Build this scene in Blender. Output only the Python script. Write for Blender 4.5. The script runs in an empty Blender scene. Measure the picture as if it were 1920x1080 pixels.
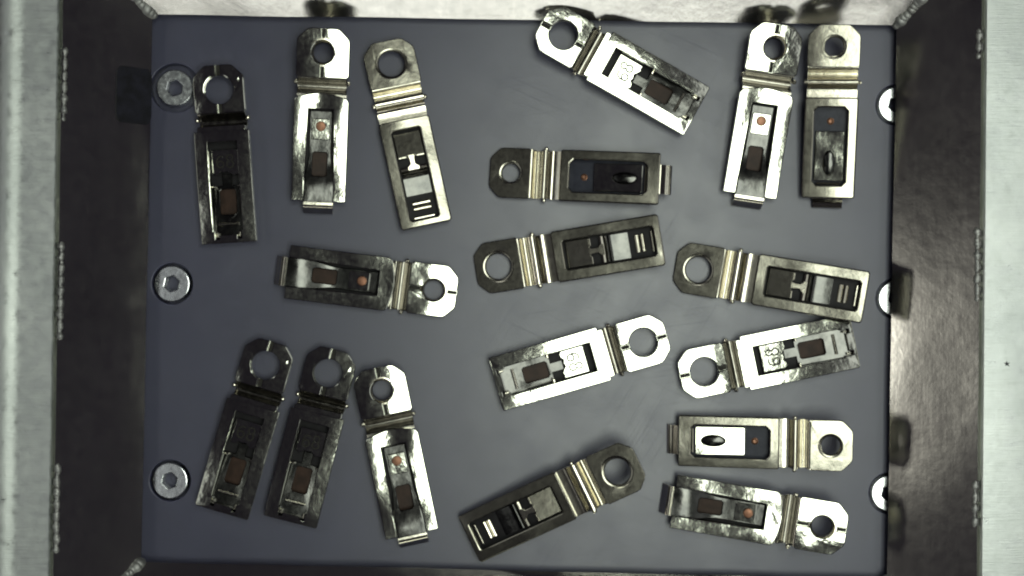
import bpy, bmesh, math, random
from mathutils import Vector, Matrix, noise as mnoise

random.seed(7)
PX = 1e-4                 # one photograph pixel at plate level = 0.1 mm
H = 0.25                  # camera height above the plate (m)
R = math.radians
sc = bpy.context.scene
COL = sc.collection

# ------------------------------------------------------------------ camera
cam = bpy.data.cameras.new('camera')
cam.sensor_width = 36.0
cam.lens = 36.0 * H / (1920 * PX)
cam.clip_start = 0.005
cam.clip_end = 10
camo = bpy.data.objects.new('camera', cam)
camo.location = (0, 0, H)
COL.objects.link(camo)
sc.camera = camo

# ------------------------------------------------------------------ light
w = bpy.data.worlds.new('World')
sc.world = w
w.use_nodes = True
w.node_tree.nodes['Background'].inputs[0].default_value = (0.80, 0.66, 1.0, 1)
w.node_tree.nodes['Background'].inputs[1].default_value = 0.018


def area(name, loc, target, size, power, col=(1, 1, 1), size_y=None, spread=180):
    l = bpy.data.lights.new(name, 'AREA')
    l.energy = power
    l.color = col
    l.shape = 'RECTANGLE'
    l.size = size
    l.size_y = size_y or size
    l.spread = R(spread)
    o = bpy.data.objects.new(name, l)
    o.location = loc
    d = Vector(target) - Vector(loc)
    if abs(d.x) + abs(d.y) > 1e-6:
        o.rotation_euler = d.to_track_quat('-Z', 'Y').to_euler()
    COL.objects.link(o)
    return o


area('lamp_overhead', (0.062, -0.006, 0.36), (0.062, -0.006, 0.0), 0.118, 0.78, (0.93, 1.0, 0.87), 0.25)
area('lamp_west', (-0.36, -0.03, 0.078), (0.07, -0.01, 0.0), 0.06, 0.060, (1.0, 0.98, 0.86), 0.03)
area('lamp_south', (0.01, -0.35, 0.098), (0.01, 0.05, 0.0), 0.38, 0.135, (0.98, 1.0, 0.93), 0.035)
area('rim_fill_right', (0.245, 0.0, 0.36), (0.245, 0.0, 0.0), 0.10, 0.125, (0.96, 1.0, 0.96), 0.42)  # added out of view to brighten the right rim
area('rim_fill_left', (-0.27, 0.0, 0.36), (-0.27, 0.0, 0.0), 0.09, 0.11, (0.96, 1.0, 0.95), 0.42)  # unseen helper light, put in so the left rim reads brighter

sc.view_settings.view_transform = 'Standard'
sc.view_settings.look = 'None'
sc.view_settings.exposure = 0.0
sc.view_settings.gamma = 1.0
sc.view_settings.use_curve_mapping = False
sc.render.engine = 'CYCLES'
sc.cycles.use_denoising = True
sc.cycles.filter_width = 2.1
sc.cycles.max_bounces = 8
sc.cycles.glossy_bounces = 5
sc.cycles.sample_clamp_indirect = 4.0

# ------------------------------------------------------------------ materials


def mat_new(name):
    m = bpy.data.materials.new(name)
    m.use_nodes = True
    nt = m.node_tree
    return m, nt, nt.nodes, nt.links, nt.nodes['Principled BSDF']


def coords(nt, scale=(1, 1, 1), rnd=True):
    """object coordinates counted in pixels (0.1 mm), shifted per object"""
    n, l = nt.nodes, nt.links
    tc = n.new('ShaderNodeTexCoord')
    mp = n.new('ShaderNodeMapping')
    mp.inputs['Scale'].default_value = [s / PX for s in scale]
    l.new(tc.outputs['Object'], mp.inputs['Vector'])
    if rnd:
        oi = n.new('ShaderNodeObjectInfo')
        ml = n.new('ShaderNodeMath')
        ml.operation = 'MULTIPLY'
        ml.inputs[1].default_value = 900.0
        l.new(oi.outputs['Random'], ml.inputs[0])
        l.new(ml.outputs[0], mp.inputs['Location'])
    return mp.outputs['Vector']


def noise(nt, vec, scale, detail=3.0, rough=0.55):
    t = nt.nodes.new('ShaderNodeTexNoise')
    t.inputs['Scale'].default_value = scale
    t.inputs['Detail'].default_value = detail
    t.inputs['Roughness'].default_value = rough
    nt.links.new(vec, t.inputs['Vector'])
    return t.outputs['Fac']


def ramp(nt, fac, stops):
    r = nt.nodes.new('ShaderNodeValToRGB')
    e = r.color_ramp.elements
    while len(e) < len(stops):
        e.new(0.5)
    for el, (p, c) in zip(e, stops):
        el.position = p
        el.color = (*c, 1) if len(c) == 3 else c
    nt.links.new(fac, r.inputs['Fac'])
    return r.outputs['Color']


def rng(nt, fac, a, b, c, d):
    m = nt.nodes.new('ShaderNodeMapRange')
    m.inputs[1].default_value = a
    m.inputs[2].default_value = b
    m.inputs[3].default_value = c
    m.inputs[4].default_value = d
    nt.links.new(fac, m.inputs[0])
    return m.outputs[0]


def bump(nt, heights, bsdf):
    prev = None
    for fac, strength, dist in heights:
        b = nt.nodes.new('ShaderNodeBump')
        b.inputs['Strength'].default_value = strength
        b.inputs['Distance'].default_value = dist * PX
        nt.links.new(fac, b.inputs['Height'])
        if prev:
            nt.links.new(prev, b.inputs['Normal'])
        prev = b.outputs['Normal']
    nt.links.new(prev, bsdf.inputs['Normal'])


def metal(name, c_lo, c_hi, r_lo, r_hi, dents=0.5, fine=0.25, grain=None):
    dents, fine = dents * 0.5, fine * 0.22
    m, nt, n, l, b = mat_new(name)
    v = coords(nt)
    n1 = noise(nt, v, 0.035, 4)
    n2 = noise(nt, v, 0.13, 3, 0.55)
    l.new(ramp(nt, n1, [(0.32, c_lo), (0.68, c_hi)]), b.inputs['Base Color'])
    l.new(rng(nt, n2, 0.3, 0.7, r_lo, r_hi), b.inputs['Roughness'])
    b.inputs['Metallic'].default_value = 1.0
    hs = [(noise(nt, v, 0.06, 2), dents, 3.0), (n2, fine, 0.8)]
    if grain:
        hs.append((noise(nt, coords(nt, grain), 1.0, 2), 0.3, 0.5))
    bump(nt, hs, b)
    return m


M = {}
M['tin'] = metal('tin_plated_steel', (0.47, 0.475, 0.42), (0.55, 0.555, 0.49), 0.10, 0.14, 0.22, 0.10)
M['nickel'] = metal('nickel_plated_steel', (0.25, 0.238, 0.20), (0.30, 0.287, 0.245), 0.21, 0.25, 0.18, 0.05)
M['neck'] = metal('bent_nickel_steel', (0.50, 0.47, 0.39), (0.60, 0.57, 0.49), 0.17, 0.21, 0.1, 0.03)
M['shaded_neck'] = metal('shaded_bent_steel', (0.20, 0.19, 0.17), (0.30, 0.285, 0.25), 0.14, 0.24, 0.1, 0.0)  # darker copy of the neck metal, valley shade put into its colour
M['spring'] = metal('spring_steel', (0.055, 0.055, 0.054), (0.085, 0.084, 0.08), 0.17, 0.22, 0.2, 0.1)
M['copper'] = metal('copper_contact', (0.17, 0.085, 0.057), (0.27, 0.145, 0.095), 0.40, 0.55, 0.3, 0.2)
M['screw'] = metal('stainless_screw', (0.56, 0.58, 0.60), (0.70, 0.72, 0.74), 0.20, 0.30, 0.2, 0.3)


def diffuse(name, c1, c2, rough=0.6, sc_=0.05, bmp=0.2):
    m, nt, n, l, b = mat_new(name)
    v = coords(nt)
    f = noise(nt, v, sc_, 4)
    l.new(ramp(nt, f, [(0.3, c1), (0.7, c2)]), b.inputs['Base Color'])
    b.inputs['Roughness'].default_value = rough
    b.inputs['Specular IOR Level'].default_value = 0.15
    bump(nt, [(noise(nt, v, 0.3, 3), bmp, 0.8)], b)
    return m


M['brown'] = diffuse('brown_resin', (0.025, 0.015, 0.011), (0.05, 0.028, 0.02), 0.45)
M['blue'] = diffuse('dark_blue_lacquer', (0.022, 0.024, 0.036), (0.04, 0.042, 0.058), 0.35)
M['dark'] = diffuse('dark_recess', (0.010, 0.009, 0.011), (0.02, 0.019, 0.021), 0.5)  # near-black colour for socket floors, window liners and undersides
M['stamp_and_groove_shade'] = diffuse('stamp_and_groove_dark', (0.018, 0.017, 0.015), (0.035, 0.033, 0.028), 0.6)  # near-black colour for the stamped digits and the darkened groove floors
M['dirt_and_patch'] = diffuse('black_dirt_and_patch', (0.01, 0.01, 0.012), (0.02, 0.02, 0.03), 0.8)  # shared by the dirt speck and the black plate added on the wall

# grey plastic plate
m, nt, n, l, b = mat_new('grey_plastic_plate')
v = coords(nt, rnd=False)
f = noise(nt, v, 0.0035, 5, 0.6)
l.new(ramp(nt, f, [(0.3, (0.046, 0.047, 0.090)), (0.7, (0.058, 0.060, 0.108))]), b.inputs['Base Color'])
b.inputs['Roughness'].default_value = 0.48
b.inputs['Specular IOR Level'].default_value = 0.85
b.inputs['Subsurface Weight'].default_value = 1.0
b.inputs['Subsurface Radius'].default_value = (1.0, 1.0, 1.0)
b.inputs['Subsurface Scale'].default_value = 0.002


def scratch_lines(angle, sx, sy, lo, hi):
    tc = n.new('ShaderNodeTexCoord')
    mp = n.new('ShaderNodeMapping')
    mp.vector_type = 'TEXTURE'
    mp.inputs['Rotation'].default_value = (0, 0, R(angle))
    mp.inputs['Scale'].default_value = (PX / sx, PX / sy, 1)
    l.new(tc.outputs['Object'], mp.inputs['Vector'])
    return rng(nt, noise(nt, mp.outputs['Vector'], 1.0, 1.0, 0.4), lo, hi, 0.0, 1.0)


s1 = scratch_lines(58, 0.006, 0.30, 0.60, 0.72)
s2 = scratch_lines(-24, 0.004, 0.22, 0.63, 0.75)
s3 = scratch_lines(8, 0.005, 0.26, 0.64, 0.76)


def add(a, b_, op='ADD'):
    m_ = n.new('ShaderNodeMath')
    m_.operation = op
    l.new(a, m_.inputs[0])
    if isinstance(b_, float):
        m_.inputs[1].default_value = b_
    else:
        l.new(b_, m_.inputs[1])
    return m_.outputs[0]


where = rng(nt, noise(nt, v, 0.0045, 3), 0.42, 0.62, 0.15, 1.0)
scr = add(add(add(s1, s2), s3), where, 'MULTIPLY')
base_r = rng(nt, noise(nt, v, 0.012, 4), 0.3, 0.7, 0.37, 0.43)
l.new(add(base_r, add(scr, 0.05, 'MULTIPLY')), b.inputs['Roughness'])
bump(nt, [(scr, 0.035, 0.5), (noise(nt, v, 0.25, 3), 0.10, 0.7)], b)
M['plate'] = m


# brushed aluminium: grain runs along x in pixels
def brushed(name, c_lo, c_hi, r_lo, r_hi, grain=(0.012, 0.45, 0.3), amt=0.25):
    m, nt, n, l, b = mat_new(name)
    v = coords(nt, rnd=False)
    g = noise(nt, coords(nt, grain, rnd=False), 1.0, 4, 0.6)
    bl = noise(nt, v, 0.006, 5, 0.6)
    sp = noise(nt, v, 0.05, 3, 0.55)
    l.new(ramp(nt, bl, [(0.3, c_lo), (0.7, c_hi)]), b.inputs['Base Color'])
    mx = n.new('ShaderNodeMath')
    mx.operation = 'MULTIPLY_ADD'
    mx.inputs[1].default_value = 0.5
    l.new(g, mx.inputs[0])
    l.new(sp, mx.inputs[2])
    l.new(rng(nt, mx.outputs[0], 0.45, 1.05, r_lo, r_hi), b.inputs['Roughness'])
    b.inputs['Metallic'].default_value = 1.0
    bump(nt, [(bl, 0.1, 10.0), (g, amt * 0.4, 1.0), (sp, 0.05, 1.2)], b)
    return m


M['alu'] = brushed('brushed_aluminium', (0.52, 0.55, 0.54), (0.68, 0.71, 0.69), 0.26, 0.60, (0.02, 0.5, 0.3), 0.9)
M['wall'] = brushed('aluminium_sheet', (0.56, 0.55, 0.52), (0.64, 0.63, 0.60), 0.19, 0.235, (0.3, 0.012, 0.012), 0.1)
M['weld'] = metal('weld_metal', (0.26, 0.26, 0.26), (0.36, 0.36, 0.35), 0.52, 0.62, 0.3, 0.1)

# ------------------------------------------------------------------ mesh helpers (units: pixels = 0.1 mm)


def finish(me, mat, smooth=True, angle=35):
    me.materials.clear()
    me.materials.append(mat)
    if smooth:
        me.polygons.foreach_set('use_smooth', [True] * len(me.polygons))
        me.set_sharp_from_angle(angle=R(angle))
    me.update()
    return me


def link(name, me, parent=None):
    o = bpy.data.objects.new(name, me)
    COL.objects.link(o)
    if parent:
        o.parent = parent
    return o


def circle(cx, cy, r, n=40, a0=0.0):
    return [(cx + r * math.cos(a0 + 2 * math.pi * i / n), cy + r * math.sin(a0 + 2 * math.pi * i / n)) for i in range(n)]


def rect(u0, u1, v0, v1, ch=0):
    if ch:
        return [(u0 + ch, v0), (u1 - ch, v0), (u1, v0 + ch), (u1, v1 - ch), (u1 - ch, v1), (u0 + ch, v1), (u0, v1 - ch), (u0, v0 + ch)]
    return [(u0, v0), (u1, v0), (u1, v1), (u0, v1)]


def add_sheet(bm, outlines, z0, z1, bev=1.2, warp=None, sub=22):
    """solid sheet from closed outlines (holes inside), top at z1, with bevelled edges"""
    cu = bpy.data.curves.new('tmp', 'CURVE')
    cu.dimensions = '2D'
    cu.fill_mode = 'BOTH'
    for pts in outlines:
        s = cu.splines.new('POLY')
        s.points.add(len(pts) - 1)
        for p, q in zip(s.points, pts):
            p.co = (q[0], q[1], 0, 1)
        s.use_cyclic_u = True
    t = (z1 - z0) / 2
    bev = min(bev, t * 0.8)
    cu.extrude = t - bev
    cu.bevel_depth = bev
    cu.bevel_resolution = 1
    cu.offset = -bev
    ob = bpy.data.objects.new('tmp', cu)
    COL.objects.link(ob)
    dg = bpy.context.evaluated_depsgraph_get()
    me = bpy.data.meshes.new_from_object(ob.evaluated_get(dg))
    b2 = bmesh.new()
    b2.from_mesh(me)
    bpy.data.objects.remove(ob)
    bpy.data.curves.remove(cu)
    bpy.data.meshes.remove(me)
    bmesh.ops.remove_doubles(b2, verts=b2.verts, dist=0.01)
    if sub:
        for _ in range(3):
            es = [e for e in b2.edges if e.calc_length() > sub]
            if not es:
                break
            bmesh.ops.subdivide_edges(b2, edges=es, cuts=1)
            bmesh.ops.triangulate(b2, faces=[f for f in b2.faces if len(f.verts) > 4])
    for v in b2.verts:
        v.co.z += (z0 + z1) / 2
        if warp:
            v.co.z += warp(v.co.x, v.co.y)
    merge(bm, b2)


def merge(bm, b2):
    me = bpy.data.meshes.new('tmp')
    b2.to_mesh(me)
    b2.free()
    bm.from_mesh(me)
    bpy.data.meshes.remove(me)


def add_strip(bm, prof, th, v0, v1, nseg=6, wfun=None):
    """bent sheet: a (u, w) profile of its top face, thickness th, swept across v"""
    # smooth the profile a little
    pts = [Vector(p) for p in prof]
    n = len(pts)
    nor = []
    for i in range(n):
        d = (pts[min(i + 1, n - 1)] - pts[max(i - 1, 0)]).normalized()
        nor.append(Vector((-d.y, d.x)))
    top, bot = [], []
    for j in range(nseg + 1):
        v = v0 + (v1 - v0) * j / nseg
        top.append([bm.verts.new((p.x, v * (wfun(p.x) if wfun else 1), p.y)) for p in pts])
        bot.append([bm.verts.new((p.x - q.x * th, v * (wfun(p.x) if wfun else 1), p.y - q.y * th)) for p, q in zip(pts, nor)])
    for j in range(nseg):
        for i in range(n - 1):
            bm.faces.new((top[j][i], top[j][i + 1], top[j + 1][i + 1], top[j + 1][i]))
            bm.faces.new((bot[j][i], bot[j + 1][i], bot[j + 1][i + 1], bot[j][i + 1]))
        bm.faces.new((top[j][0], top[j + 1][0], bot[j + 1][0], bot[j][0]))
        bm.faces.new((top[j][-1], bot[j][-1], bot[j + 1][-1], top[j + 1][-1]))
    for i in range(n - 1):
        bm.faces.new((top[0][i], bot[0][i], bot[0][i + 1], top[0][i + 1]))
        bm.faces.new((top[-1][i], top[-1][i + 1], bot[-1][i + 1], bot[-1][i]))


def curve_pts(ctrl, k=5):
    """Catmull-Rom through (u, w) control points"""
    out = []
    P = [Vector(c) for c in ctrl]
    P = [2 * P[0] - P[1]] + P + [2 * P[-1] - P[-2]]
    for i in range(1, len(P) - 2):
        for j in range(k):
            t = j / k
            a, b_, c, d = P[i - 1], P[i], P[i + 1], P[i + 2]
            out.append(0.5 * ((2 * b_) + (c - a) * t + (2 * a - 5 * b_ + 4 * c - d) * t * t + (3 * b_ - a - 3 * c + d) * t ** 3))
    out.append(P[-2])
    return [(p.x, p.y) for p in out]


def add_box(bm, c, s, bev=0.8):
    r = bmesh.ops.create_cube(bm, size=1)
    vs = r['verts']
    for v in vs:
        v.co = Vector((v.co.x * s[0] + c[0], v.co.y * s[1] + c[1], v.co.z * s[2] + c[2]))
    if bev:
        es = list({e for v in vs for e in v.link_edges})
        bmesh.ops.bevel(bm, geom=es, offset=min(bev, min(s) * 0.3), segments=2, affect='EDGES', profile=0.5)


def add_tube(bm, pts, r, n=8, closed=False):
    rings = []
    m_ = len(pts)
    for i, p in enumerate(pts):
        p = Vector(p)
        a = Vector(pts[(i - 1) % m_] if closed else pts[max(i - 1, 0)])
        c = Vector(pts[(i + 1) % m_] if closed else pts[min(i + 1, m_ - 1)])
        d = (c - a).normalized()
        up = Vector((0, 0, 1)) if abs(d.z) < 0.9 else Vector((1, 0, 0))
        s = d.cross(up).normalized()
        t = s.cross(d).normalized()
        rings.append([bm.verts.new(p + s * r * math.cos(2 * math.pi * k / n) + t * r * math.sin(2 * math.pi * k / n)) for k in range(n)])
    for i in range(m_ if closed else m_ - 1):
        A, B = rings[i], rings[(i + 1) % m_]
        for k in range(n):
            bm.faces.new((A[k], A[(k + 1) % n], B[(k + 1) % n], B[k]))
    if not closed:
        bm.faces.new(rings[0][::-1])
        bm.faces.new(rings[-1])


def add_lathe(bm, prof, cx, cy, n=40, squash=(1, 1)):
    rings = []
    for r, z in prof:
        rings.append([bm.verts.new((cx + squash[0] * r * math.cos(2 * math.pi * k / n), cy + squash[1] * r * math.sin(2 * math.pi * k / n), z)) for k in range(n)])
    for A, B in zip(rings, rings[1:]):
        for k in range(n):
            bm.faces.new((A[k], A[(k + 1) % n], B[(k + 1) % n], B[k]))
    return rings


def mesh_of(name, build, mat, angle=16, smooth=True):
    bm = bmesh.new()
    build(bm)
    bmesh.ops.recalc_face_normals(bm, faces=bm.faces)
    for v in bm.verts:
        v.co *= PX
    me = bpy.data.meshes.new(name)
    bm.to_mesh(me)
    bm.free()
    return finish(me, mat, smooth, angle)


# ------------------------------------------------------------------ pixel -> place


def at(px, py, z=0.0):
    k = (H - z) / H
    return Vector(((px - 960) * PX * k, (540 - py) * PX * k, z))


# ------------------------------------------------------------------ plate
SCREWS = [(328, 165), (323, 532), (319, 901), (1681, 197), (1681, 560), (1668, 925)]
plate_me = mesh_of('plate', lambda bm: add_sheet(
    bm, [rect(-1010, 1010, -800, 800)] + [circle(x - 960, 540 - y, 46 if y == 165 else 38.5, 48) for x, y in SCREWS], -22, 0, 1.5, sub=0), M['plate'], 30, False)
plate = link('plate', plate_me)
plate['kind'] = 'structure'
core = link('plate_core', mesh_of('plate_core', lambda bm: add_box(bm, (0, 0, -52), (2020, 1600, 60), 2), M['plate'], 30, False), plate)

# ------------------------------------------------------------------ frame
ZB, ZT = 0.0032, 0.0155
frame = bpy.data.objects.new('welded_frame', None)
COL.objects.link(frame)
frame['label'] = 'welded aluminium frame with brushed rim around the grey plate'
frame['category'] = 'frame'

# inner bottom corners of the walls and inner top corners (pixel positions, heights)
cb = {'nw': at(286, 27, ZB), 'ne': at(1681, 47, ZB), 'se': at(1663, 1086, ZB), 'sw': at(265, 1053, ZB)}
ct = {'nw': at(120, -128, ZT), 'ne': at(1842, -118, ZT), 'se': at(1830, 1246, ZT), 'sw': at(97, 1214, ZT)}


def quad_slab(name, a, b, c, d, th, mat, nu=24, nv=8, wob=0.0):
    """wall panel a-b along the bottom, d-c along the top, thickened outward"""
    bm = bmesh.new()
    nrm = (b - a).cross(d - a).normalized()
    mid = (a + b + c + d) / 4
    if nrm.dot(Vector((0, 0, mid.z)) - mid) > 0:
        nrm = -nrm          # outward
    F, K = [], []
    for j in range(nv + 1):
        fr, kr = [], []
        for i in range(nu + 1):
            s, t = i / nu, j / nv
            p = (a.lerp(b, s)).lerp(d.lerp(c, s), t)
            p = p + nrm * wob * mnoise.noise(p * 60)
            fr.append(bm.verts.new(p))
            kr.append(bm.verts.new(p + nrm * th))
        F.append(fr)
        K.append(kr)
    for j in range(nv):
        for i in range(nu):
            bm.faces.new((F[j][i], F[j][i + 1], F[j + 1][i + 1], F[j + 1][i]))
            bm.faces.new((K[j][i], K[j + 1][i], K[j + 1][i + 1], K[j][i + 1]))
    for i in range(nu):
        bm.faces.new((F[0][i], K[0][i], K[0][i + 1], F[0][i + 1]))
        bm.faces.new((F[nv][i], F[nv][i + 1], K[nv][i + 1], K[nv][i]))
    for j in range(nv):
        bm.faces.new((F[j][0], F[j + 1][0], K[j + 1][0], K[j][0]))
        bm.faces.new((F[j][nu], K[j][nu], K[j + 1][nu], F[j + 1][nu]))
    bmesh.ops.recalc_face_normals(bm, faces=bm.faces)
    me = bpy.data.meshes.new(name)
    bm.to_mesh(me)
    bm.free()
    finish(me, mat, True, 40)
    return link(name, me, frame)


for k0, k1 in (('nw', 'ne'), ('ne', 'se'), ('se', 'sw'), ('sw', 'nw')):
    o = quad_slab('wall', cb[k0], cb[k1], ct[k1], ct[k0], 0.0011, M['wall'], wob=0.00025)


def rim_slab(a, b, out, width, bend, name='rim', step=0.0):
    """horizontal rim strip from inner edge a-b outward, rounding down past `bend` metres"""
    prof = [(0.0, -0.0024), (0.0, -0.0002), (0.0002, 0.0)]
    for i in range(1, 9):
        prof.append((0.0002 + (bend - 0.0002) * i / 8, 0.0))
    if step:
        for i in range(1, 9):
            t = i / 8
            prof.append((bend + 0.0032 * t, step * t * t * (3 - 2 * t)))
        bend += 0.0032
    rr = 0.005
    for i in range(1, 9):
        an = math.pi / 2 * i / 8
        prof.append((bend + rr * math.sin(an), step - rr * (1 - math.cos(an))))
    prof.append((bend + rr, -(ZT + 0.0005) + 0.0005))
    bm = bmesh.new()
    N = 30
    rows = []
    for i in range(N + 1):
        p = a.lerp(b, i / N)
        rows.append([bm.verts.new((p.x + out.x * q, p.y + out.y * q, p.z + z + 0.00012 * mnoise.noise(Vector((i * .3, q * 80, 0))))) for q, z in prof])
    for A, B in zip(rows, rows[1:]):
        for k in range(len(prof) - 1):
            bm.faces.new((A[k], A[k + 1], B[k + 1], B[k]))
    bmesh.ops.recalc_face_normals(bm, faces=bm.faces)
    for f in bm.faces:
        pass
    me = bpy.data.meshes.new(name)
    bm.to_mesh(me)
    bm.free()
    finish(me, M['alu'], True, 40)
    o = link(name, me, frame)
    sm = o.modifiers.new('thickness', 'SOLIDIFY')
    sm.thickness = 0.0008
    sm.offset = -1
    return o


gap = 0.00055
zr = ZT + 0.0006


def rim_between(k0, k1, out, bend, ext=0.012, step=0.0):
    a, b = ct[k0].copy(), ct[k1].copy()
    d = (b - a).normalized()
    a = a - d * ext + out * gap
    b = b + d * ext + out * gap
    a.z = b.z = zr
    return rim_slab(a, b, out, 0, bend, 'rim', step)


rim_w = rim_between('sw', 'nw', Vector((-1, 0, 0)), 0.0056, 0.016, 0.00045)
rim_e = rim_between('ne', 'se', Vector((1, 0, 0)), 0.012, 0.016)
rim_n = rim_between('nw', 'ne', Vector((0, 1, 0)), 0.012, -0.0012)
rim_s = rim_between('se', 'sw', Vector((0, -1, 0)), 0.012, -0.0012)


def weld(points, r, name='weld_bead'):
    bm = bmesh.new()
    for i, p in enumerate(points):
        q = Matrix.Translation(p) @ Matrix.Diagonal((1, 1, 0.7, 1))
        s = r * (1 + 0.22 * math.sin(i * 0.9) + random.uniform(-0.12, 0.12))
        res = bmesh.ops.create_icosphere(bm, subdivisions=2, radius=s, matrix=q)
        for v in res['verts']:
            v.co += Vector((1, 1, 1)) * 0.12 * r * mnoise.noise(v.co * 3000)
    me = bpy.data.meshes.new(name)
    bm.to_mesh(me)
    bm.free()
    finish(me, M['weld'], True, 60)
    return link(name, me, frame)


def weld_line(p, q, n, r):
    weld([p.lerp(q, i / (n - 1)) + Vector((random.uniform(-1, 1), random.uniform(-1, 1), 0)) * r * 0.15 for i in range(n)], r)


for y0, y1 in ((92, 222), (455, 630), (875, 1030)):
    def xl(y):
        return 120 + (97 - 120) * (y + 128) / 1342
    weld_line(at(xl(y0) + 4, y0, ZT - .0005), at(xl(y1) + 4, y1, ZT - .0005), int((y1 - y0) / 3), 0.0006)
for y0, y1 in ((60, 105), (430, 560), (905, 985)):
    def xr(y):
        return 1842 + (1830 - 1842) * (y + 118) / 1364
    weld_line(at(xr(y0) - 3, y0, ZT - .0005), at(xr(y1) - 3, y1, ZT - .0005), int((y1 - y0) / 3), 0.0006)
for k in ('nw', 'ne', 'sw', 'se'):
    weld_line(cb[k].lerp(ct[k], 0.0), cb[k].lerp(ct[k], 0.95), 30, 0.0010)

# black plate added on the left wall in place of a dark reflection
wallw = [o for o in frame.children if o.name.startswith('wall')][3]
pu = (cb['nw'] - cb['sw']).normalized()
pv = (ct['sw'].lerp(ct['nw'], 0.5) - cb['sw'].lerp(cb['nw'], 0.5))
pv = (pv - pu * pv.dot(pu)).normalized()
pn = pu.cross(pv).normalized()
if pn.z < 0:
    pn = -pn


def reflection_patch_build(bm):
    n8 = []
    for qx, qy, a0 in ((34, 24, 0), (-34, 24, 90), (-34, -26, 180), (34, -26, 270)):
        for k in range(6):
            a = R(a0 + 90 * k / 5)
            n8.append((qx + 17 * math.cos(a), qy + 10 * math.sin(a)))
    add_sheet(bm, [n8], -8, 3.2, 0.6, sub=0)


reflection_patch = link('reflection_patch', mesh_of('reflection_patch', reflection_patch_build, M['dirt_and_patch']), wallw)
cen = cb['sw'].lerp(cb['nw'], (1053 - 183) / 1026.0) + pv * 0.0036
reflection_patch.matrix_world = Matrix.Translation(cen) @ Matrix((pu, pv, pu.cross(pv))).transposed().to_4x4()

# a black speck on the right rim
speck = mesh_of('dirt_speck', lambda bm: (add_sheet(bm, [[(-6, 2), (-2, 1), (-1, 5), (1, 1), (5, 2), (2, -1), (4, -5), (0, -2), (-3, -4), (-2, -1)]], 0, 1.2, 0.3, sub=0)), M['dirt_and_patch'])
so = link('dirt_speck', speck, rim_e)
so.location = at(1888, 682, zr + 0.00005)

# ------------------------------------------------------------------ screws


def hexagon(r, a0=0.3):
    return circle(0, 0, r, 6, a0)


head_me = mesh_of('head', lambda bm: (
    add_sheet(bm, [circle(0, 0, 33.5, 56), hexagon(15.5)], -18, 3, 1.6, sub=0)), M['screw'], 20)


def socket_build(bm):
    add_sheet(bm, [circle(0, 0, 20, 24)], -40, -24, 1, sub=0)


sock_me = mesh_of('socket', socket_build, M['dark'])
ring_me = mesh_of('countersink', lambda bm: add_lathe(bm, [(43.5, -3), (41, -12), (36, -17), (30, -17.5)], 0, 0, 48), M['dark'])
lab = ['hex socket screw beside the dark clip in the top left corner',
       'hex socket screw in the middle of the left edge',
       'hex socket screw at the lower left of the plate',
       'half hidden hex socket screw under the right wall near the top',
       'half hidden hex socket screw in the middle of the right edge',
       'half hidden hex socket screw at the lower right of the plate']
for i, (x, y) in enumerate(SCREWS):
    s = bpy.data.objects.new('socket_screw', None)
    COL.objects.link(s)
    s.location = at(x, y, 0)
    s.rotation_euler = (0, R([4.5, -4, -4, -6, -6, -6][i]), 0)
    s['label'] = lab[i]
    s['category'] = 'screw'
    s['group'] = 'socket screws holding the plate'
    link('head', head_me, s)
    link('socket', sock_me, s)

# ------------------------------------------------------------------ contact clips
# local axes in pixels: u = x from the outer edge of the tab to the body's end, v = y across, w = z up


def bulge(cu_, su, cv, sv, amp):
    return lambda x, y: amp * math.exp(-((x - cu_) / su) ** 2 - ((y - cv) / sv) ** 2)


def wobble(seed, amp, s=0.018, add=None):
    def f(x, y):
        r = amp * mnoise.noise(Vector((x * s + seed * 11.3, y * s - seed * 5.1, seed)))
        return r + (add(x, y) if add else 0)
    return f


def tab_outline(u0, u1, hw, ch, ch2=4):
    half = [(u1, hw - ch2), (u1 - ch2, hw)] + corner(u0, hw, ch)
    return half + [(a, -c) for a, c in half[::-1]]


def corner(u0, hw, ch):
    """eased chamfer at the outer corner"""
    return [(u0 + ch * 1.25, hw), (u0 + ch * 0.95, hw - ch * 0.06), (u0 + ch * 0.75, hw - ch * 0.22), (u0 + ch * 0.22, hw - ch * 0.75), (u0 + ch * 0.06, hw - ch * 0.95), (u0, hw - ch * 1.25)]


def arc_half(sign, uc, r, gap_):
    """boundary of the hole on one side, from right slit to left slit"""
    a = math.asin(gap_ / r)
    n = 22
    return [(uc + r * math.cos(a + (math.pi - 2 * a) * i / n), sign * r * math.sin(a + (math.pi - 2 * a) * i / n)) for i in range(n + 1)]


def grooved_tab(bm, u1, hw, ch, uc, r, top, seed, gap_=4.2, slope=0.0):
    """ring tab whose upper skin is split by a groove each side of the hole"""
    def wf(x, y):
        return slope * (x - u1) - 0.0011 * y * y - 0.0007 * (x - uc) ** 2 + 1.2 * mnoise.noise(Vector((x * 0.03, y * 0.03, seed)))
    add_sheet(bm, [tab_outline(0, u1, hw, ch), circle(uc, 0, r, 44)], top - 9, top - 5.6, 0.6, wf, 9)
    for sgn in (1, -1):
        out = [(u1, sgn * gap_), (u1, sgn * (hw - 4)), (u1 - 4, sgn * hw), *[(a, sgn * c) for a, c in corner(0, hw, ch)], (0, sgn * gap_)]
        out += arc_half(sgn, uc, r + 0.8, gap_)[::-1]
        if sgn < 0:
            out = out[::-1]
        add_sheet(bm, [out], top - 5.5, top, 1.6, wf, 9)


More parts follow.
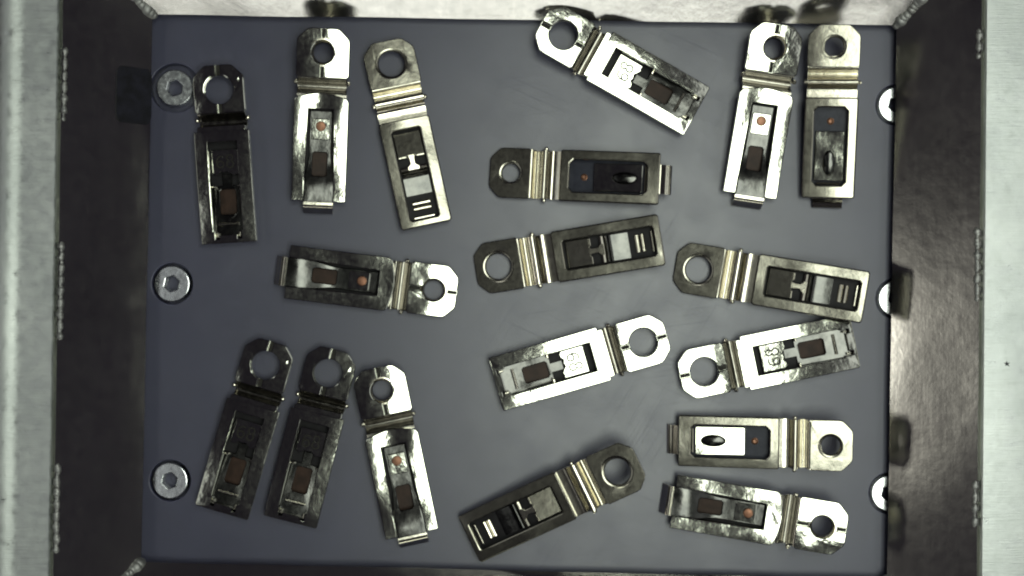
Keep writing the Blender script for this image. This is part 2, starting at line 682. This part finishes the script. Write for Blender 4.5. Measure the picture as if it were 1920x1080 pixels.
def groove(u0, u1, uend, uc, top, seed, slope):  # builds the dark strip laid on a groove floor
    def wf(x, y):
        return slope * (x - uend) - 0.0007 * (x - uc) ** 2 + 1.2 * mnoise.noise(Vector((x * 0.03, y * 0.03, seed)))
    return lambda bm: add_sheet(bm, [rect(u0, u1, -3.4, 3.4)], top - 6.4, top - 4.2, 0.5, wf, 9)


def plain_tab(bm, u1, hw, ch, uc, r, top, seed, lip):
    wf = wobble(seed, 0.7, 0.025, lambda x, y: -0.0006 * y * y)
    add_sheet(bm, [tab_outline(0, u1, hw, ch), circle(uc, 0, r, 44)], top - 8, top, 1.6, wf)
    # pressed collar round the hole
    add_lathe(bm, [(r + lip, top - 0.5), (r + lip * 0.6, top + 1.0), (r + 0.5, top + 0.4), (r - 1.2, top - 2), (r - 1.2, top - 9)], uc, 0, 44)


def arc_pts(cu_, cv, r, a0, a1, z, k=16, fv=1.0):
    return [(cu_ + r * math.cos(R(a0 + (a1 - a0) * t / k)), cv + fv * r * math.sin(R(a0 + (a1 - a0) * t / k)), z) for t in range(k + 1)]


def digit_6(bm, u, v, z, r=1.45):
    """stamped 6: its top points to the tab (-u), it reads along +v"""
    add_tube(bm, arc_pts(u + 5, v, 6.2, 0, 342, z, 18), r, 6, True)
    add_tube(bm, arc_pts(u + 2.5, v + 1.5, 12.5, 268, 150, z, 16, 0.68), r, 6)


def digit_8(bm, u, v, z, r=1.45):
    add_tube(bm, arc_pts(u + 6.3, v, 6.3, -165, 165, z, 18), r, 6)
    add_tube(bm, arc_pts(u - 5.6, v, 5.6, 18, 342, z, 18), r, 6)


def well(bm, u0, u1, hv, z0, z1, t=3):
    """liner walls of the window"""
    add_sheet(bm, [rect(u0 - t, u1 + t, -hv - t, hv + t), rect(u0, u1, -hv, hv)], z0, z1, 0.5, sub=0)


def nubs(hv, u, w, r=4.2):
    def f(sgn):
        return lambda bm: add_lathe(bm, [(0.1, w + r), (r * 0.5, w + r * 0.86), (r * 0.87, w + r * 0.5), (r, w), (r * 0.9, w - 8)], u, sgn * hv, 14)
    return f


PROTO = {}


def proto(kind, parts):
    """parts: list of (name, mesh, [(sub_name, mesh)])"""
    PROTO[kind] = parts


# ---- stamped face: closed frame, marking plate inside
A = []
A.append(('tab', mesh_of('tab', lambda bm: grooved_tab(bm, 89, 47, 22, 46, 26, 36, 1), M['tin']), []))
for a0, a1 in ((1, 19), (73, 88)):
    A.append(('groove_shade_strip', mesh_of('groove_shade_strip', groove(a0, a1, 89, 46, 36, 1, 0.0), M['stamp_and_groove_shade']), []))  # dark strip laid on the groove floor, shade put into its colour
A.append(('neck', mesh_of('neck', lambda bm: add_strip(bm, curve_pts([(84, 29), (91, 27), (97, 12), (103, 8), (109, 9), (115, 20), (119, 30), (124, 31)]), 5, -44, 44), M['shaded_neck']), []))
nb = nubs(47, 99, 18)
A.append(('nub', mesh_of('nub', nb(1), M['neck']), []))
A.append(('nub', mesh_of('nub', nb(-1), M['neck']), []))
A.append(('flange', mesh_of('flange', lambda bm: add_sheet(bm, [rect(113, 123.5, -45, 45, 2)], 27, 36, 1.2, wobble(3, 1.0)), M['tin']), []))
fa = wobble(4, 1.5, 0.018, lambda x, y: -0.0009 * y * y - 0.00022 * (x - 225) ** 2)
A.append(('body_frame', mesh_of('body_frame', lambda bm: add_sheet(bm, [rect(122, 330, -51, 51, 2), [(142, -27), (306, -27), (306, -24), (322, -24), (322, -17), (315, -17), (315, 17), (322, 17), (322, 24), (306, 24), (306, 27), (142, 27)]], 30, 40, 1.4, fa), M['tin']), []))
A.append(('inner_liner', mesh_of('inner_liner', lambda bm: well(bm, 139, 324, 30, 1, 29), M['spring']), []))
wt = wobble(6, 1.2, 0.03, lambda x, y: 0.13 * max(0.0, x - 222) - 0.05 * y)
A.append(('tongue', mesh_of('tongue', lambda bm: add_sheet(bm, [[(200, -9), (222, -9), (222, -27), (320, -27), (320, 27), (222, 27), (222, 9), (200, 9)], rect(229, 276, -15, 15, 3)], 8, 13, 1, wt), M['spring']),
          [('resin_pad', mesh_of('resin_pad', lambda bm: add_box(bm, (252, 0, 4), (54, 36, 6)), M['brown']))]))
jag = [(156, -25), (198, -25), (202, -20), (201, -14), (196, -9), (198, -3), (196, 4), (200, 9), (204, 15), (202, 19), (203, 25), (156, 25)]
A.append(('marking_plate', mesh_of('marking_plate', lambda bm: add_sheet(bm, [jag], 17, 22, 1, lambda x, y: -0.012 * (x - 178)), M['tin']),
          [('digit', mesh_of('digit', lambda bm: digit_6(bm, 178, -9, 22.2), M['stamp_and_groove_shade'])),
           ('digit', mesh_of('digit', lambda bm: digit_8(bm, 177, 9, 22.2), M['stamp_and_groove_shade']))]))
A.append(('crossbar', mesh_of('crossbar', lambda bm: add_tube(bm, [(294, -19, 25), (294, 19, 24)], 3, 12), M['neck']), []))
for sg in (1, -1):
    A.append(('hook', mesh_of('hook', lambda bm: add_box(bm, (314, sg * 20.5, 31), (9, 4, 9), 1.2), M['neck']), []))
    A.append(('post', mesh_of('post', lambda bm: add_box(bm, (224, sg * 24, 20), (3, 8, 14), 0.8), M['neck']), []))
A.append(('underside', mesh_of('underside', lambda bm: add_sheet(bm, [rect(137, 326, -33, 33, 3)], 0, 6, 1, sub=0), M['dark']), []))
proto('A', A)

# ---- back of the stamped kind: closed frame, bridge and rolled end
C = []
C.append(('tab', mesh_of('tab', lambda bm: plain_tab(bm, 87, 48, 21, 44, 25, 34, 8, 5), M['nickel']), []))
C.append(('neck', mesh_of('neck', lambda bm: add_strip(bm, curve_pts([(80, 31), (87, 32), (91, 28), (95, 18), (99, 17), (103, 24), (107, 33), (113, 36), (119, 34), (126, 24), (134, 20), (151, 20)]), 5, -45, 45), M['neck']), []))
nb = nubs(48, 115, 26, 4.5)
C.append(('nub', mesh_of('nub', nb(1), M['neck']), []))
C.append(('nub', mesh_of('nub', nb(-1), M['neck']), []))
fc = wobble(9, 1.2, 0.02, lambda x, y: -0.0010 * y * y)
C.append(('body_frame', mesh_of('body_frame', lambda bm: add_sheet(bm, [rect(149, 351, -48, 48, 4), rect(168, 338, -27, 27, 3)], 19, 29, 2.4, fc), M['nickel']), []))
C.append(('inner_liner', mesh_of('inner_liner', lambda bm: well(bm, 165, 341, 30, 1, 18.5), M['dark']), []))
C.append(('spring_plate', mesh_of('spring_plate', lambda bm: add_sheet(bm, [rect(172, 217, -25, 25, 1)], 11, 15, 1, lambda x, y: 0.10 * (x - 195) + 0.05 * y), M['nickel']), []))


def bridge(bm):
    add_sheet(bm, [[(214, -7), (224, -5), (232, -5), (238, -12), (244, -12), (244, 12), (238, 12), (232, 5), (224, 5), (214, 7)]], 12, 18, 1.2, sub=0)


C.append(('bridge', mesh_of('bridge', bridge, M['neck']), []))
for sg in (1, -1):
    C.append(('lug', mesh_of('lug', lambda bm: add_box(bm, (218, sg * 17, 15), (3.5, 15, 8), 1), M['neck']), []))
    C.append(('lug', mesh_of('lug', lambda bm: add_tube(bm, [(240, sg * 10, 15), (240, sg * 24, 14)], 4.5), M['neck']), []))
C.append(('tongue', mesh_of('tongue', lambda bm: add_strip(bm, curve_pts([(244, 12), (250, 16), (256, 11), (275, 8), (298, 3)]), 4, -24, 24), M['spring']), []))
C.append(('rolled_end', mesh_of('rolled_end', lambda bm: (add_tube(bm, [(305, -16, 10), (305, 16, 10)], 4.5, 12), add_tube(bm, [(315, -16, 9), (315, 16, 9)], 3.5, 12)), M['neck']), []))
C.append(('lip', mesh_of('lip', lambda bm: add_box(bm, (333, 0, 12), (4, 40, 6), 1.2), M['neck']), []))
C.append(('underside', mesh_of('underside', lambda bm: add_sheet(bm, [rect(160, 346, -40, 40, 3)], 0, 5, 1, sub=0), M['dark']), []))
proto('C', C)

# ---- open U frame with the tongue sticking out past the end
B = []
B.append(('tab', mesh_of('tab', lambda bm: grooved_tab(bm, 90, 48.5, 21, 44, 20, 36, 12, 4.4, 0.05), M['tin']), []))
for a0, a1 in ((1, 23), (65, 89)):
    B.append(('groove_shade_strip', mesh_of('groove_shade_strip', groove(a0, a1, 90, 44, 36, 12, 0.05), M['stamp_and_groove_shade']), []))  # groove shade again painted in as near-black strips
B.append(('collar', mesh_of('collar', lambda bm: add_lathe(bm, [(25.5, 32.4), (23, 32.6), (19.4, 28), (19.2, 14), (17.5, 10)], 44, 0, 44), M['neck']), []))
B.append(('neck', mesh_of('neck', lambda bm: add_strip(bm, curve_pts([(84, 28), (91, 26), (96, 14), (101, 8), (106, 6), (112, 10), (117, 24), (124, 25)]), 5, -45, 45), M['shaded_neck']), []))
nb = nubs(47.5, 99, 20, 4.6)
B.append(('nub', mesh_of('nub', nb(1), M['neck']), []))
B.append(('nub', mesh_of('nub', nb(-1), M['neck']), []))
front = [(126 - 9 * math.cos(math.pi / 2 * t / 6 * 1.0), 46 * t / 6) for t in range(-6, 7)]
uo = front + [(132, 50), (316, 50), (316, 27), (147, 23), (147, -23), (316, -27), (316, -50), (132, -50)]
fb = wobble(13, 2.0, 0.02, lambda x, y: -0.002 * (abs(y) - 34) ** 2 * (1 if abs(y) > 34 else 0.4))
B.append(('body_frame', mesh_of('body_frame', lambda bm: add_sheet(bm, [uo], 22, 32, 1.6, fb), M['tin']), []))
B.append(('inner_liner', mesh_of('inner_liner', lambda bm: add_sheet(bm, [[(144, -29), (314, -31), (314, -28), (147, -25), (147, 25), (314, 28), (314, 31), (144, 29)]], 1, 21.5, 0.5, sub=0), M['spring']), []))


def lift(x, y):
    t = max(0.0, min(1.0, (x - 225) / 80))
    return 17 * t * t * (3 - 2 * t)


tpoly = [(150, -20), (235, -20), (275, -27), (324, -27), (324, 27), (275, 27), (235, 20), (150, 20)]
B.append(('tongue', mesh_of('tongue', lambda bm: add_sheet(bm, [tpoly, rect(226, 270, -13.5, 13.5, 3)], 10, 15, 1.2, wobble(15, 0.8, 0.03, lift), 12), M['spring']),
          [('resin_pad', mesh_of('resin_pad', lambda bm: add_box(bm, (248, 0, 5), (52, 34, 7)), M['brown'])),
           ('curled_end', mesh_of('curled_end', lambda bm: add_strip(bm, curve_pts([(318, 33.2), (324, 33), (329, 30), (333, 22), (340, 12), (341, 3)]), 5, -27, 27), M['neck']))]))
B.append(('contact_seat', mesh_of('contact_seat', lambda bm: add_sheet(bm, [rect(164, 203, -17, 17, 2)], 14, 19, 1.4, lambda x, y: -0.05 * (x - 180)), M['tin']),
          [('contact_rivet', mesh_of('contact_rivet', lambda bm: add_lathe(bm, [(9.5, 17), (9.3, 20.6), (8, 21.6), (4, 22.2), (0.1, 22.3)], 178, 0, 24), M['copper']))]))
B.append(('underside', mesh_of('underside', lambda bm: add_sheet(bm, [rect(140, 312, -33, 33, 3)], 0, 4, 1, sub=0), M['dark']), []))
proto('B', B)

# ---- back of the U kind: closed frame, raised plate with an oval boss, tongue end as a stub
D = []
D.append(('tab', mesh_of('tab', lambda bm: plain_tab(bm, 77, 47, 20, 40, 18, 34, 18, 5), M['nickel']), []))
D.append(('neck', mesh_of('neck', lambda bm: add_strip(bm, curve_pts([(68, 31), (77, 32.5), (81, 29), (85, 18), (90, 16), (95, 24), (99, 32), (104, 34), (108, 30), (113, 20), (120, 18), (133, 20)]), 5, -45, 45), M['neck']), []))
nb = nubs(48, 104, 26, 4.0)
D.append(('nub', mesh_of('nub', nb(1), M['neck']), []))
D.append(('nub', mesh_of('nub', nb(-1), M['neck']), []))
D.append(('body_frame', mesh_of('body_frame', lambda bm: add_sheet(bm, [rect(131, 316, -48, 48, 3), rect(149, 292, -30, 30, 7)], 20, 30, 2.6, wobble(19, 1.2, 0.02, lambda x, y: -0.0010 * y * y)), M['nickel']), []))
D.append(('inner_liner', mesh_of('inner_liner', lambda bm: well(bm, 147, 294, 32, 1, 19.5), M['spring']), []))
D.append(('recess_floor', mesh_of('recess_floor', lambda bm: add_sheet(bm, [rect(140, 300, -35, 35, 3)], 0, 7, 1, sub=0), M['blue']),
          [('contact_rivet', mesh_of('contact_rivet', lambda bm: add_lathe(bm, [(6.5, 6), (6.3, 8.6), (4.5, 9.3), (3, 8.4), (0.1, 8.3)], 175, 0, 20), M['copper']))]))
D.append(('raised_plate', mesh_of('raised_plate', lambda bm: add_sheet(bm, [rect(193, 284, -26, 26, 2)], 12, 17, 1.2, wobble(21, 0.9, 0.03, lambda x, y: 0.06 * (x - 238) + 0.03 * y), 10), M['tin']),
          [('oval_boss', mesh_of('oval_boss', lambda bm: add_lathe(bm, [(1.0, 14), (0.96, 18), (0.8, 21.5), (0.5, 23), (0.02, 23.4)], 0, 0, 32, (25, 12)), M['spring']))]))
D[-1][2][0][1].transform(Matrix.Translation((252 * PX, 0, 0)))
D.append(('inner_lip', mesh_of('inner_lip', lambda bm: add_tube(bm, [(289, -22, 17), (289, 22, 17)], 2), M['neck']), []))
D.append(('stub', mesh_of('stub', lambda bm: add_strip(bm, curve_pts([(310, 19), (316, 21), (320, 19), (326, 15), (334, 12), (337, 5)]), 5, -27, 27), M['neck']), []))
proto('D', D)

ENDS = {'A': (46, 330), 'B': (44, 316), 'C': (44, 351), 'D': (40, 316)}
CLIPS = [
    # kind, hole px, end px, pitch, roll, lift(px), label
    ('A', (410, 166), (431, 457), 1, 0, 0, 'dark clip touching the screw in the shaded top left corner'),
    ('B', (602, 100), (594, 368), 0, 0, 0, 'clip with bright rails and copper dot near the top left, tongue pointing down'),
    ('C', (732, 125), (797, 420), 0, 0, 0, 'olive toned clip with a T-shaped bridge in its window, near the top left'),
    ('A', (1053, 64), (1305, 209), 0, 0, 0, 'bright clip stamped 68 lying diagonally by the top wall'),
    ('D', (961, 324), (1245, 335), 0, 0, 0, 'dull dark horizontal clip with an oval boss, just below the bright diagonal clip'),
    ('B', (1453, 91), (1407, 357), 0, 0, 0, 'bright railed clip with copper dot at the top right, left of the upright dull clip'),
    ('D', (1570, 90), (1557, 361), 0, 0, 0, 'upright dull clip with a grey oval boss, in the top right corner'),
    ('C', (936, 499), (1251, 447), 0, 0, 0, 'dull clip with shiny bent neck at the centre of the plate, body tilted up right'),
    ('C', (1327.5, 507), (1626.7, 556.6), 0, 0, 0, 'dark brown clip with shiny neck at the right edge, overlapping a bright clip below it'),
    ('B', (813, 544), (536, 509), 0, 0, 0, 'clip with copper dot lying left to right in the left middle, ring at its right'),
    ('A', (1209, 641), (926.7, 721.5), 0, 0, 0, 'bright clip stamped 68 below the plate centre, ring at its upper right'),
    ('A', (1326.5, 695.6), (1596, 639.7), 0, 0, 0, 'bright clip stamped 68 near the right edge, ring at its left'),
    ('A', (495.6, 690), (417.8, 955), 0, 0, 0, 'dark clip nearest the lower left screw, leftmost in the leaning row of three'),
    ('A', (614, 703.6), (545.4, 974), 0, 0, 0, 'clip stamped 68 in the middle of the lower left row of three'),
    ('B', (715, 736.7), (770, 996), 0, 0, 0, 'clip with copper dot at the lower left, rightmost in the row of three'),
    ('C', (1163.5, 883), (882.5, 1012), 0, 0, 0, 'dull diagonal clip at the bottom centre with its ring at the upper right'),
    ('D', (1555, 834), (1283, 825), 0, 0, 0, 'horizontal clip with a shiny oval boss at the lower right'),
    ('B', (1541, 988), (1274, 941.4), 0, 0, 0, 'clip with mottled bright rails and copper dot in the bottom right corner'),
]
TILT = {1: (7, -6.5, 0), 2: (-2, -5, 0), 3: (4, 0, 0), 4: (-9, -2, 0), 5: (7, 0, 0), 6: (9, 12, 0), 7: (-9, 0, 0), 8: (-12.5, 2, 0), 9: (-1.5, 0, 0), 14: (2, -3, 0), 15: (9, 2, 0), 16: (9, -3, 0), 17: (9, 0, 0)}
for i, (kind, hole, end, pitch, roll, up, label) in enumerate(CLIPS):
    e = bpy.data.objects.new('contact_clip', None)
    COL.objects.link(e)
    e['label'] = label
    e['category'] = 'metal clip'
    e['group'] = 'metal contact clips scattered on the plate'
    if i in TILT:
        pitch, roll, up = TILT[i]
    u0, u1 = ENDS[kind]
    dz = (u1 - u0) * PX * math.sin(R(pitch))
    h, q = at(*hole, 0.0033 + max(0.0, dz)), at(*end, 0.003 + max(0.0, -dz))
    d = (q - h)
    ang = math.atan2(d.y, d.x)
    mid = (h + q) / 2
    rot = Matrix.Rotation(ang, 4, 'Z') @ Matrix.Rotation(R(pitch), 4, 'Y') @ Matrix.Rotation(R(roll), 4, 'X')
    loc = mid - (rot @ Vector(((u0 + u1) / 2 * PX, 0, 0)))
    lo = 1e9
    kids = PROTO[kind]
    for nm, me, subs in kids:
        for v in me.vertices:
            lo = min(lo, (rot @ v.co).z)
    loc.z = -lo + 0.00002 + up * PX
    e.matrix_world = Matrix.Translation(loc) @ rot
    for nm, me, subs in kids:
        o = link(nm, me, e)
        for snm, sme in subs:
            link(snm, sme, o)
